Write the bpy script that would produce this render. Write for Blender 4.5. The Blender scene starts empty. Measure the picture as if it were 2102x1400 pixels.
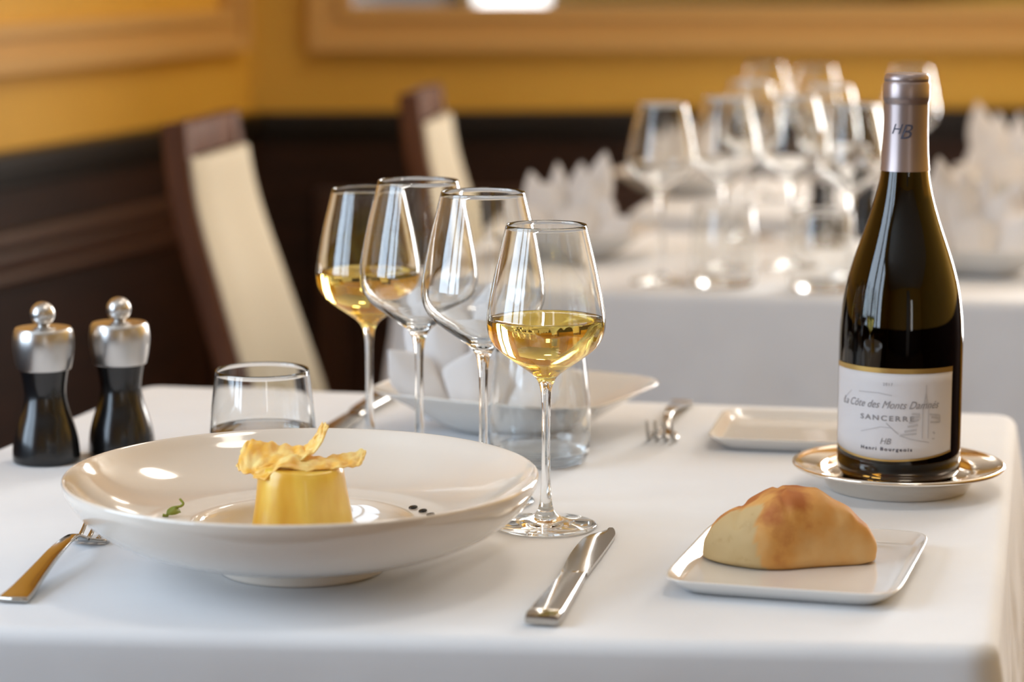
import bpy, bmesh, math, random
from mathutils import Vector, Matrix, noise

S = bpy.context.scene
COL = S.collection
R = math.radians
PI = math.pi

# ------------------------------------------------------------------ camera
FPX = 5340.0                     # focal length in pixels of the 2102 px wide frame
PITCH = R(8.9)
CAMZ = 1.15
cam_d = bpy.data.cameras.new('camera')
cam_d.sensor_width = 36.0
cam_d.lens = FPX / 2102 * 36.0
cam_d.clip_start = 0.05
cam_d.dof.use_dof = True
cam_d.dof.focus_distance = 1.74
cam_d.dof.aperture_fstop = 4.6
cam = bpy.data.objects.new('camera', cam_d)
COL.objects.link(cam)
cam.location = (0, 0, CAMZ)
cam.rotation_euler = (PI / 2 - PITCH, 0, 0)
S.camera = cam

# ------------------------------------------------------------------ world, lights, exposure
W = bpy.data.worlds.new('world'); S.world = W; W.use_nodes = True
W.node_tree.nodes['Background'].inputs[0].default_value = (0.8, 0.87, 1.0, 1)
W.node_tree.nodes['Background'].inputs[1].default_value = 0.3

S.view_settings.view_transform = 'Standard'
S.view_settings.look = 'None'
S.view_settings.gamma = 1.0
S.view_settings.use_curve_mapping = False
S.view_settings.exposure = 0.98
S.cycles.max_bounces = 18
S.cycles.diffuse_bounces = 4
S.cycles.glossy_bounces = 8
S.cycles.transmission_bounces = 18
S.cycles.transparent_max_bounces = 16
S.cycles.caustics_reflective = True
S.cycles.caustics_refractive = True
S.cycles.blur_glossy = 0.4
S.cycles.sample_clamp_indirect = 8.0
S.cycles.use_denoising = True
try:
    S.cycles.denoiser = 'OPENIMAGEDENOISE'
    S.cycles.denoising_input_passes = 'RGB_ALBEDO_NORMAL'
    S.cycles.denoising_prefilter = 'ACCURATE'
except Exception:
    pass

# walls: left wall line and back wall line, measured as a plan (metres)
CORNER = Vector((-0.4902, 4.8917, 0))
LEFT_DIR = Vector((-math.sin(R(18.56)), -math.cos(R(18.56)), 0))    # from the corner towards the camera end
BACK_DIR = Vector((math.cos(R(4.3)), math.sin(R(4.3)), 0))          # from the corner to the right
LEFT_N = Vector((math.cos(R(18.56)), -math.sin(R(18.56)), 0))       # into the room
BACK_N = Vector((math.sin(R(4.3)), -math.cos(R(4.3)), 0))
ROOM_H = 2.75

def area(name, loc, direction, sx, sy, power, color):
    d = bpy.data.lights.new(name, 'AREA'); d.shape = 'RECTANGLE'
    d.size = sx; d.size_y = sy; d.energy = power; d.color = color
    o = bpy.data.objects.new(name, d); COL.objects.link(o)
    o.location = loc
    o.rotation_euler = Vector(direction).to_track_quat('-Z', 'Y').to_euler()
    return o

# window openings: (distance along wall from the corner, start, end, sill, head)
WIN_L = (3.25, 5.7, 0.80, 2.45)
WIN_B = (1.85, 2.95, 0.30, 2.5)
WIN_R = (1.08, 1.5, 0.70, 2.0)        # rear wall, x range
a0, a1, s0, s1 = WIN_L
area('daylight_left', CORNER + LEFT_DIR * ((a0 + a1) / 2) - LEFT_N * 0.10 + Vector((0, 0, (s0 + s1) / 2)), LEFT_N, a1 - a0, s1 - s0, 50, (0.66, 0.82, 1.0))
a0, a1, s0, s1 = WIN_B
area('daylight_back', CORNER + BACK_DIR * ((a0 + a1) / 2) - BACK_N * 0.10 + Vector((0, 0, (s0 + s1) / 2)), BACK_N, a1 - a0, s1 - s0, 100, (1.0, 0.97, 0.93))
a0, a1, s0, s1 = WIN_R
area('daylight_rear', Vector(((a0 + a1) / 2, -3.62, (s0 + s1) / 2)), (0, 1, 0), a1 - a0, s1 - s0, 3, (1.0, 0.98, 0.95))

# two unseen round lights added under the ceiling to brighten the tabletops
for lx, ly in ((0.5, 1.6), (0.6, 3.4)):
    l = area('tabletop_fill_light', (lx, ly, 2.70), (0, 0, -1), 0.45, 0.45, 3.0, (1.0, 0.90, 0.78)); l.data.shape = 'DISK'

# ------------------------------------------------------------------ plan helpers
def P(px, py, z=0.75, Y=None):
    """the point of the place that shows at a given spot of the photo, on height z or at distance Y"""
    u = (px - 1051) / FPX; v = (700 - py) / FPX
    d = (u, math.cos(PITCH) + v * math.sin(PITCH), -math.sin(PITCH) + v * math.cos(PITCH))
    t = (z - CAMZ) / d[2] if Y is None else Y / d[1]
    return Vector((d[0] * t, d[1] * t, CAMZ + d[2] * t))

# ------------------------------------------------------------------ materials
MATS = {}
def nodes(name):
    m = bpy.data.materials.new(name); m.use_nodes = True
    nt = m.node_tree
    return m, nt, nt.nodes['Principled BSDF']

def mat(name, color, rough=0.5, metal=0.0, **kw):
    m, nt, b = nodes(name)
    b.inputs['Base Color'].default_value = (*color, 1)
    b.inputs['Roughness'].default_value = rough
    b.inputs['Metallic'].default_value = metal
    for k, v in kw.items():
        b.inputs[k.replace('_', ' ')].default_value = v
    MATS[name] = m
    return m

def add_noise(m, scale=20, detail=4, c1=None, c2=None, bump=0.0, bump_dist=0.001, stretch=(1, 1, 1), pos=(0.35, 0.65), tex='noise', coord='Object', rough_var=None):
    nt = m.node_tree; b = nt.nodes['Principled BSDF']
    tc = nt.nodes.new('ShaderNodeTexCoord'); mp = nt.nodes.new('ShaderNodeMapping')
    mp.inputs['Scale'].default_value = stretch
    nt.links.new(tc.outputs[coord], mp.inputs[0])
    if tex == 'noise':
        n = nt.nodes.new('ShaderNodeTexNoise'); n.inputs['Scale'].default_value = scale; n.inputs['Detail'].default_value = detail
        out = n.outputs['Fac']
    elif tex == 'wave':
        n = nt.nodes.new('ShaderNodeTexWave'); n.inputs['Scale'].default_value = scale; n.inputs['Distortion'].default_value = 3
        n.inputs['Detail'].default_value = detail
        out = n.outputs['Fac']
    elif tex == 'voronoi':
        n = nt.nodes.new('ShaderNodeTexVoronoi'); n.inputs['Scale'].default_value = scale
        out = n.outputs['Distance']
    nt.links.new(mp.outputs[0], n.inputs['Vector'])
    if c1 is not None:
        r = nt.nodes.new('ShaderNodeValToRGB')
        r.color_ramp.elements[0].position = pos[0]; r.color_ramp.elements[1].position = pos[1]
        r.color_ramp.elements[0].color = (*c1, 1); r.color_ramp.elements[1].color = (*c2, 1)
        nt.links.new(out, r.inputs[0]); nt.links.new(r.outputs[0], b.inputs['Base Color'])
    if bump:
        bp = nt.nodes.new('ShaderNodeBump'); bp.inputs['Strength'].default_value = bump; bp.inputs['Distance'].default_value = bump_dist
        nt.links.new(out, bp.inputs['Height'])
        if b.inputs['Normal'].is_linked:
            nt.links.new(b.inputs['Normal'].links[0].from_socket, bp.inputs['Normal'])
        nt.links.new(bp.outputs[0], b.inputs['Normal'])
    return m

def glass_mat(name, color=(1, 1, 1), ior=1.5, rough=0.0):
    m = bpy.data.materials.new(name); m.use_nodes = True
    nt = m.node_tree; nt.nodes.remove(nt.nodes['Principled BSDF'])
    g = nt.nodes.new('ShaderNodeBsdfGlass'); g.inputs['Color'].default_value = (*color, 1)
    g.inputs['IOR'].default_value = ior; g.inputs['Roughness'].default_value = rough
    nt.links.new(g.outputs[0], nt.nodes['Material Output'].inputs['Surface'])
    MATS[name] = m
    return m

def clear_coloured(name, color, ior):
    # tinted in transmission, colourless in reflection
    return mat(name, color, 0.0, 0.0, Transmission_Weight=1.0, IOR=ior)
CLEAR = glass_mat('clear_glass', (0.99, 0.995, 0.995), 1.5)
WINE = clear_coloured('white_wine', (0.935, 0.715, 0.19), 1.34)
WATER = glass_mat('water', (0.98, 0.99, 0.99), 1.33)
BOTTLE = clear_coloured('dark_bottle_glass', (0.045, 0.026, 0.006), 1.5)
BOTTLE_WINE = clear_coloured('wine_in_bottle', (0.72, 0.55, 0.16), 1.34)
IVORY = mat('ivory_porcelain', (0.79, 0.715, 0.63), 0.10, Coat_Weight=0.6, Coat_Roughness=0.02)
PORCELAIN = mat('porcelain', (0.80, 0.77, 0.73), 0.12, Coat_Weight=0.6, Coat_Roughness=0.03)
CLOTH = mat('white_table_linen', (0.80, 0.80, 0.82), 0.85, Sheen_Weight=0.15)
add_noise(CLOTH, 9, 6, (0.725, 0.74, 0.77), (0.77, 0.785, 0.81), bump=0.14, bump_dist=0.002)
add_noise(CLOTH, 900, 2, bump=0.12, bump_dist=0.0004)
NAPKIN = mat('white_napkin_linen', (0.84, 0.82, 0.82), 0.9, Sheen_Weight=0.2, Subsurface_Weight=0.0)
add_noise(NAPKIN, 700, 2, bump=0.1, bump_dist=0.0003)
STEEL = mat('polished_cutlery_steel', (0.48, 0.455, 0.42), 0.11, 1.0)
add_noise(STEEL, 60, 3, bump=0.02, bump_dist=0.0006)
BRUSHED = mat('brushed_steel', (0.60, 0.59, 0.58), 0.30, 1.0)
add_noise(BRUSHED, 40, 3, bump=0.03, bump_dist=0.0003, stretch=(1, 1, 30))
BLACK = mat('black_lacquer', (0.006, 0.006, 0.007), 0.22, Coat_Weight=0.3, Coat_Roughness=0.1)
SILVER = mat('silver_plate', (0.86, 0.80, 0.72), 0.12, 1.0)
add_noise(SILVER, 90, 3, bump=0.02, bump_dist=0.0005)
FOIL = mat('mauve_foil', (0.38, 0.31, 0.30), 0.34, 0.75)
add_noise(FOIL, 60, 3, bump=0.05, bump_dist=0.0005)
PAPER = mat('label_paper', (0.74, 0.73, 0.76), 0.6)
GOLD = mat('gold_print', (0.62, 0.42, 0.14), 0.3, 0.7)
INK = mat('dark_ink', (0.06, 0.06, 0.09), 0.6)
INK_GREY = mat('grey_ink', (0.30, 0.29, 0.31), 0.6)
INK_PALE = mat('pale_grey_ink', (0.55, 0.54, 0.56), 0.6)
FLAN = mat('yellow_custard', (0.86, 0.56, 0.10), 0.28, Subsurface_Weight=0.25, Subsurface_Radius=(0.01, 0.006, 0.002), Subsurface_Scale=0.5, Coat_Weight=0.25, Coat_Roughness=0.12)
add_noise(FLAN, 14, 3, (0.70, 0.36, 0.025), (0.84, 0.58, 0.10), stretch=(3, 3, 0.6), pos=(0.38, 0.62))
CRISP = mat('golden_crisp', (0.93, 0.66, 0.20), 0.45, Subsurface_Weight=0.15, Subsurface_Radius=(0.006, 0.004, 0.001), Subsurface_Scale=0.4)
add_noise(CRISP, 70, 5, (0.84, 0.44, 0.05), (0.95, 0.74, 0.30), bump=0.5, bump_dist=0.0012, pos=(0.35, 0.65))
SPROUT = mat('green_sprout', (0.20, 0.27, 0.03), 0.5, Subsurface_Weight=0.1)
SAUCE = mat('black_sauce', (0.012, 0.009, 0.007), 0.15)
BREAD = mat('bread_crust', (0.72, 0.44, 0.18), 0.7)
CHAIRWOOD = mat('brown_chair_wood', (0.12, 0.048, 0.024), 0.55, Specular_IOR_Level=0.25)
add_noise(CHAIRWOOD, 8, 4, (0.095, 0.036, 0.018), (0.14, 0.056, 0.028), stretch=(6, 6, 0.6))
CREAM = mat('cream_upholstery', (0.66, 0.60, 0.47), 0.7)
add_noise(CREAM, 220, 2, bump=0.15, bump_dist=0.0008)
YELLOW = mat('ochre_yellow_paint', (0.72, 0.42, 0.055), 0.55)
add_noise(YELLOW, 2.5, 3, (0.70, 0.405, 0.052), (0.76, 0.45, 0.065), coord='Object')
MOULD = mat('beige_gilt_moulding', (0.64, 0.39, 0.13), 0.55)
DARKWOOD = mat('dark_panelling', (0.030, 0.011, 0.006), 0.5, Specular_IOR_Level=0.25)
add_noise(DARKWOOD, 5, 4, (0.018, 0.0062, 0.003), (0.030, 0.0105, 0.005), stretch=(1, 1, 6))
PANELWOOD = mat('panel_moulding_wood', (0.055, 0.021, 0.010), 0.38, Specular_IOR_Level=0.5)
BLACKWOOD = mat('black_rail_paint', (0.010, 0.007, 0.006), 0.4, Specular_IOR_Level=0.3)
MIRROR = mat('mirror_glass', (0.9, 0.9, 0.9), 0.02, 1.0)
CEIL = mat('ceiling_paint', (0.80, 0.76, 0.68), 0.8)
FLOOR = mat('floor_boards', (0.14, 0.075, 0.04), 0.4)
add_noise(FLOOR, 3, 4, (0.11, 0.055, 0.03), (0.18, 0.10, 0.055), stretch=(8, 1, 1))
FRAMEPAINT = mat('window_frame_paint', (0.10, 0.09, 0.085), 0.5)
CURTAIN = mat('grey_curtain', (0.55, 0.52, 0.50), 0.9)
TABLEWOOD = mat('table_wood', (0.25, 0.13, 0.06), 0.5)

# bread: golden crust, paler cut end, floury and toasted patches
def bread_mat():
    m = BREAD; nt = m.node_tree; b = nt.nodes['Principled BSDF']
    tc = nt.nodes.new('ShaderNodeTexCoord')
    n1 = nt.nodes.new('ShaderNodeTexNoise'); n1.inputs['Scale'].default_value = 30; n1.inputs['Detail'].default_value = 6
    nt.links.new(tc.outputs['Object'], n1.inputs['Vector'])
    r1 = nt.nodes.new('ShaderNodeValToRGB')
    e = r1.color_ramp.elements
    e[0].position = 0.34; e[0].color = (0.42, 0.13, 0.025, 1)
    e[1].position = 0.68; e[1].color = (0.68, 0.41, 0.16, 1)
    x = r1.color_ramp.elements.new(0.47); x.color = (0.64, 0.31, 0.075, 1)
    nt.links.new(n1.outputs['Fac'], r1.inputs[0])
    # cut end colour by the attribute 'cut'
    at = nt.nodes.new('ShaderNodeAttribute'); at.attribute_name = 'cut'
    n2 = nt.nodes.new('ShaderNodeTexNoise'); n2.inputs['Scale'].default_value = 90; n2.inputs['Detail'].default_value = 5
    nt.links.new(tc.outputs['Object'], n2.inputs['Vector'])
    r2 = nt.nodes.new('ShaderNodeValToRGB')
    r2.color_ramp.elements[0].position = 0.30; r2.color_ramp.elements[0].color = (0.50, 0.34, 0.15, 1)
    r2.color_ramp.elements[1].position = 0.40; r2.color_ramp.elements[1].color = (0.56, 0.40, 0.19, 1)
    nt.links.new(n2.outputs['Fac'], r2.inputs[0])
    mx = nt.nodes.new('ShaderNodeMix'); mx.data_type = 'RGBA'
    nt.links.new(at.outputs['Fac'], mx.inputs[0])
    nt.links.new(r1.outputs[0], mx.inputs[6]); nt.links.new(r2.outputs[0], mx.inputs[7])
    nt.links.new(mx.outputs[2], b.inputs['Base Color'])
    bp = nt.nodes.new('ShaderNodeBump'); bp.inputs['Strength'].default_value = 0.35; bp.inputs['Distance'].default_value = 0.0015
    nt.links.new(n2.outputs['Fac'], bp.inputs['Height']); nt.links.new(bp.outputs[0], b.inputs['Normal'])
bread_mat()

# ------------------------------------------------------------------ object helpers
def obj(name, bm, m, parent=None, smooth=True, loc=None, rotz=None, angle=None):
    me = bpy.data.meshes.new(name)
    bmesh.ops.recalc_face_normals(bm, faces=bm.faces[:])
    bm.to_mesh(me); bm.free()
    me.materials.append(m)
    if smooth:
        for p in me.polygons: p.use_smooth = True
        if angle is not None:
            me.set_sharp_from_angle(angle=R(angle))
    o = bpy.data.objects.new(name, me); COL.objects.link(o)
    if parent is not None: o.parent = parent
    if loc is not None: o.location = loc
    if rotz is not None: o.rotation_euler = (0, 0, rotz)
    return o

def thing(name, label, cat, loc=(0, 0, 0), rotz=0, group=None):
    o = bpy.data.objects.new(name, None); COL.objects.link(o)
    o.empty_display_size = 0.02
    o.location = loc; o.rotation_euler = (0, 0, rotz)
    return tag(o, label, cat, group)

def tag(o, label, cat, group=None):
    o['label'] = label; o['category'] = cat
    if group: o['group'] = group
    return o

def struct(name, bm, m, **kw):
    o = obj(name, bm, m, **kw); o['kind'] = 'structure'; return o

def dup(root, loc, rotz, label, group=None):
    r = root.copy(); COL.objects.link(r); r.location = loc; r.rotation_euler = (0, 0, rotz)
    r['label'] = label
    if group: r['group'] = group
    for ch in list(root.children):
        c = ch.copy(); COL.objects.link(c); c.parent = r
        for g in list(ch.children):
            d = g.copy(); COL.objects.link(d); d.parent = c
    return r

def subsurf(o, lv=1):
    m = o.modifiers.new('subdivision', 'SUBSURF'); m.levels = lv; m.render_levels = lv; return o

def lathe(prof, segs=64, bm=None, closed_axis=True):
    """prof: list of (r, z); r==0 makes a pole"""
    bm = bm or bmesh.new()
    rings = []
    for r, z in prof:
        if r <= 1e-7: rings.append([bm.verts.new((0, 0, z))])
        else: rings.append([bm.verts.new((r * math.cos(2 * PI * i / segs), r * math.sin(2 * PI * i / segs), z)) for i in range(segs)])
    for a, b in zip(rings, rings[1:]):
        n = segs
        for i in range(n):
            j = (i + 1) % n
            if len(a) == 1 and len(b) == 1: continue
            if len(a) == 1: bm.faces.new((a[0], b[i], b[j]))
            elif len(b) == 1: bm.faces.new((a[i], b[0], a[j]))
            else: bm.faces.new((a[i], b[i], b[j], a[j]))
    return bm

def spline(pts, n=6):
    """Catmull-Rom through 2D/3D points"""
    pts = [Vector(p) for p in pts]
    out = []
    for i in range(len(pts) - 1):
        p0 = pts[max(i - 1, 0)]; p1 = pts[i]; p2 = pts[i + 1]; p3 = pts[min(i + 2, len(pts) - 1)]
        for k in range(n):
            t = k / n
            out.append(0.5 * ((2 * p1) + (p2 - p0) * t + (2 * p0 - 5 * p1 + 4 * p2 - p3) * t * t + (3 * p1 - p0 - 3 * p2 + p3) * t ** 3))
    out.append(pts[-1])
    return out

def sp2(pts, n=5):
    return [(max(v.x, 0.0), v.y) for v in spline([(a, b) for a, b in pts], n)]

def box(bm, x0, x1, y0, y1, z0, z1, M=None):
    vs = []
    for x in (x0, x1):
        for y in (y0, y1):
            for z in (z0, z1):
                v = Vector((x, y, z))
                vs.append(bm.verts.new(M @ v if M else v))
    for f in ((0, 1, 3, 2), (4, 6, 7, 5), (0, 4, 5, 1), (2, 3, 7, 6), (0, 2, 6, 4), (1, 5, 7, 3)):
        bm.faces.new([vs[i] for i in f])
    return vs

def bevel(bm, w, seg=2):
    bmesh.ops.bevel(bm, geom=bm.edges[:], offset=w, segments=seg, affect='EDGES', profile=0.6)
    return bm

def sweep(bm, path, sect, up=Vector((0, 0, 1)), cap=True):
    """sect: function(i, t) -> list of (side, up) offsets; path: list of Vector"""
    rings = []
    n = len(path)
    for i, p in enumerate(path):
        d = (path[min(i + 1, n - 1)] - path[max(i - 1, 0)]).normalized()
        side = d.cross(up).normalized(); u = side.cross(d).normalized()
        rings.append([bm.verts.new(p + side * a + u * b) for a, b in sect(i, i / (n - 1))])
    for a, b in zip(rings, rings[1:]):
        m = len(a)
        for i in range(m):
            j = (i + 1) % m
            bm.faces.new((a[i], a[j], b[j], b[i]))
    if cap:
        bm.faces.new(rings[0][::-1]); bm.faces.new(rings[-1])
    return bm

def rrect(w, h, r=0.3, n=3):
    """rounded rectangle section, half sizes w, h"""
    rr = min(w, h) * r * 2 if r < 0.5 else min(w, h)
    rr = min(rr, w, h)
    out = []
    for cx, cy, a0 in ((w - rr, h - rr, 0), (-w + rr, h - rr, 90), (-w + rr, -h + rr, 180), (w - rr, -h + rr, 270)):
        for k in range(n + 1):
            a = R(a0 + 90 * k / n)
            out.append((cx + rr * math.cos(a), cy + rr * math.sin(a)))
    return out

def tube(bm, path, rad, seg=10, up=Vector((0, 0.01, 1))):
    f = rad if callable(rad) else (lambda t: rad)
    return sweep(bm, path, lambda i, t: [(f(t) * math.cos(2 * PI * k / seg), f(t) * math.sin(2 * PI * k / seg)) for k in range(seg)], up=up)

TOP = 0.7503      # just above the cloth

# ------------------------------------------------------------------ the room
def wall_matrix(origin, direction, normal):
    """local x along wall, y into the room, z up"""
    M = Matrix.Identity(4)
    M.col[0][:3] = direction; M.col[1][:3] = normal; M.col[2][:3] = (0, 0, 1); M.translation = origin
    return M
ML = wall_matrix(CORNER, LEFT_DIR, LEFT_N)
MB_ = wall_matrix(CORNER, BACK_DIR, BACK_N)
LEN_L = (CORNER.y + 3.6) / math.cos(R(18.56))
XR = 3.3
LEN_B = (XR - CORNER.x) / math.cos(R(4.3))

def wall_with_hole(M, length, hole, extra=0.0):
    a0, a1, s0, s1 = hole
    bm = bmesh.new()
    box(bm, -extra, a0, -0.2, 0, 0, ROOM_H, M); box(bm, a1, length, -0.2, 0, 0, ROOM_H, M)
    box(bm, a0, a1, -0.2, 0, 0, s0, M); box(bm, a0, a1, -0.2, 0, s1, ROOM_H, M)
    return bm
struct('wall_left', wall_with_hole(ML, LEN_L, WIN_L), YELLOW, smooth=False)
struct('wall_back', wall_with_hole(MB_, LEN_B, WIN_B), YELLOW, smooth=False)
bm = bmesh.new(); box(bm, XR, XR + 0.2, -3.6, 5.4, 0, ROOM_H); struct('wall_right', bm, YELLOW, smooth=False)
a0, a1, s0, s1 = WIN_R
bm = bmesh.new()
XL = (CORNER + LEFT_DIR * LEN_L).x
box(bm, XL - 0.1, a0, -3.75, -3.6, 0, ROOM_H); box(bm, a1, XR + 0.2, -3.75, -3.6, 0, ROOM_H)
box(bm, a0, a1, -3.75, -3.6, 0, s0); box(bm, a0, a1, -3.75, -3.6, s1, ROOM_H)
struct('wall_rear', bm, YELLOW, smooth=False)
bm = bmesh.new(); box(bm, XL - 0.3, XR + 0.2, -3.8, 5.6, -0.1, 0); struct('floor', bm, FLOOR, smooth=False)
bm = bmesh.new(); box(bm, XL - 0.3, XR + 0.2, -3.8, 5.6, ROOM_H, ROOM_H + 0.1); struct('ceiling', bm, CEIL, smooth=False)

def window(name, M, hole, nv, nh, w=0.05):
    a0, a1, s0, s1 = hole
    bm = bmesh.new()
    box(bm, a0, a0 + w, -0.07, 0.01, s0, s1, M); box(bm, a1 - w, a1, -0.07, 0.01, s0, s1, M)
    box(bm, a0 + w, a1 - w, -0.07, 0.01, s0, s0 + w, M); box(bm, a0 + w, a1 - w, -0.07, 0.01, s1 - w, s1, M)
    o = struct(name, bm, FRAMEPAINT, smooth=False)
    bm = bmesh.new()
    for k in range(1, nv):
        x = a0 + (a1 - a0) * k / nv
        box(bm, x - 0.06, x + 0.06, -0.06, 0.0, s0 + w, s1 - w, M)
    ob = obj('window_bars', bm, FRAMEPAINT, o, smooth=False)
    return o
window('window_1', ML, WIN_L, 3, 1)
window('window_2', MB_, WIN_B, 2, 1, 0.04)
MR = wall_matrix(Vector((0, -3.6, 0)), Vector((1, 0, 0)), Vector((0, 1, 0)))
window('window_3', MR, WIN_R, 1, 1, 0.02)

# wainscot, rails and mouldings: trims
RAIL_L = 0.815
tn = [0]
def trim(bm, m, smooth=False):
    tn[0] += 1
    return struct('trim_%d' % tn[0], bm, m, smooth=smooth)

def frame_boxes(bm, M, x0, x1, z0, z1, w, d, y0=0.0, d2=None, w2=None):
    """a mitred picture-frame moulding: two stepped bands"""
    for (ww0, ww1, dd) in ((0, w * 0.35, d), (w * 0.35, w * 0.72, d * 0.55), (w * 0.72, w, d * 0.85)):
        box(bm, x0 + ww0, x1 - ww0, y0, y0 + dd, z0 + ww0, z0 + ww1, M)
        box(bm, x0 + ww0, x1 - ww0, y0, y0 + dd, z1 - ww1, z1 - ww0, M)
        box(bm, x0 + ww0, x0 + ww1, y0, y0 + dd, z0 + ww1, z1 - ww1, M)
        box(bm, x1 - ww1, x1 - ww0, y0, y0 + dd, z0 + ww1, z1 - ww1, M)

# left wainscot
def wains(M, length, holes=None):
    bm = bmesh.new()
    box(bm, 0.0, length, 0, 0.02, 0.0, 0.775, M)
    trim(bm, DARKWOOD)
    bm = bmesh.new()
    box(bm, 0.0, length, 0, 0.045, 0.785, 0.82, M); box(bm, 0.0, length, 0, 0.03, 0.765, 0.785, M)
    bevel(bm, 0.005, 2); trim(bm, BLACKWOOD)
wains(ML, LEN_L)
wains(MB_, WIN_B[0] - 0.02)
bm = bmesh.new()
x = 0.55
for (x0, x1) in ((0.16, 1.75), (1.95, 3.3), (3.5, 5.0), (5.2, 6.7)):
    frame_boxes(bm, ML, x0, x1, 0.16, 0.700, 0.085, 0.024, 0.02)
bevel(bm, 0.011, 2); trim(bm, PANELWOOD)
bm = bmesh.new()
frame_boxes(bm, MB_, 0.12, 1.6, 0.16, 0.675, 0.05, 0.02, 0.02)
bevel(bm, 0.005, 2); trim(bm, PANELWOOD)
bm = bmesh.new()
box(bm, XL + 0.1, WIN_R[0] - 0.01, -3.6, -3.57, 0, 0.82); box(bm, WIN_R[1] + 0.01, XR, -3.6, -3.57, 0, 0.82)
box(bm, WIN_R[0] - 0.01, WIN_R[1] + 0.01, -3.6, -3.57, 0, 0.79)
trim(bm, DARKWOOD)
bm = bmesh.new(); box(bm, XR - 0.03, XR, -3.57, 5.15, 0, 0.82); trim(bm, DARKWOOD)

# moulded panel on the left wall (bottom right corner shows), found on the wall plane
def on_wall(px, py, origin, direction, normal):
    a = P(px, py, z=0.0); o = Vector((0, 0, CAMZ)); d = (a - o).normalized()
    t = (origin - o).dot(normal) / d.dot(normal)
    h = o + d * t
    return ((h - origin).dot(direction), h.z)
xa, za = on_wall(486, 102, CORNER, LEFT_DIR, LEFT_N)
bm = bmesh.new(); frame_boxes(bm, ML, xa, xa + 2.2, za, za + 1.35, 0.075, 0.03); trim(bm, MOULD)
# the big mirror on the back wall
xm, zm = on_wall(634, 104, CORNER, BACK_DIR, BACK_N)
mt = thing('wall_mirror', 'wide mirror in a stepped golden beige frame on the ochre back wall', 'mirror')
bm = bmesh.new(); frame_boxes(bm, MB_, xm, xm + 1.52, zm, zm + 1.25, 0.082, 0.035, 0.001)
obj('frame', bm, MOULD, mt, smooth=False)
bm = bmesh.new(); box(bm, xm + 0.075, xm + 1.445, 0.002, 0.008, zm + 0.075, zm + 1.175, MB_)
obj('mirror_glass', bm, MIRROR, mt, smooth=False)

# curtain on the rear wall (seen in the mirror)
bm = bmesh.new()
n = 60; prev = None
for i in range(n + 1):
    x = 0.35 + 0.55 * i / n; y = -3.5 + 0.025 * math.sin(i * 0.9)
    a = bm.verts.new((x, y, 0.05)); b = bm.verts.new((x, y, 2.5))
    if prev: bm.faces.new((prev[0], a, b, prev[1]))
    prev = (a, b)
o = obj('curtain', bm, CURTAIN)
sm = o.modifiers.new('thickness', 'SOLIDIFY'); sm.thickness = 0.003
tag(o, 'pale grey curtain reflected at the left end of the mirror', 'curtain')

# ------------------------------------------------------------------ tables and cloths
def rounded_poly(corners, rad, n=6, step=0.012):
    """corners counter-clockwise list of Vector2; returns list of (point, outward, corner_weight)"""
    m = len(corners); out = []
    pts = []
    for i in range(m):
        p = corners[i]; a = corners[i - 1]; b = corners[(i + 1) % m]
        da = (a - p).normalized(); db = (b - p).normalized()
        ang = da.angle(db); t = rad / math.tan(ang / 2)
        c = p + (da + db).normalized() * (rad / math.sin(ang / 2))
        s = p + da * t; e = p + db * t
        a0 = math.atan2(s.y - c.y, s.x - c.x); a1 = math.atan2(e.y - c.y, e.x - c.x)
        while a1 < a0: a1 += 2 * PI
        arc = [(c + Vector((math.cos(a0 + (a1 - a0) * k / n), math.sin(a0 + (a1 - a0) * k / n))) * rad,
                Vector((math.cos(a0 + (a1 - a0) * k / n), math.sin(a0 + (a1 - a0) * k / n)))) for k in range(n + 1)]
        pts.append(arc)
    for i in range(m):
        arc = pts[i]; nxt = pts[(i + 1) % m]
        out += [(p, d, 1.0) for p, d in arc]
        s = arc[-1][0]; e = nxt[0][0]; L = (e - s).length; k = max(2, int(L / step))
        nd = arc[-1][1]
        for q in range(1, k):
            t = q / k
            dist = min(t, 1 - t) * L
            out.append((s.lerp(e, t), arc[-1][1].lerp(nxt[0][1], t).normalized(), max(0.0, 1 - dist / 0.12)))
    return out

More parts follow.
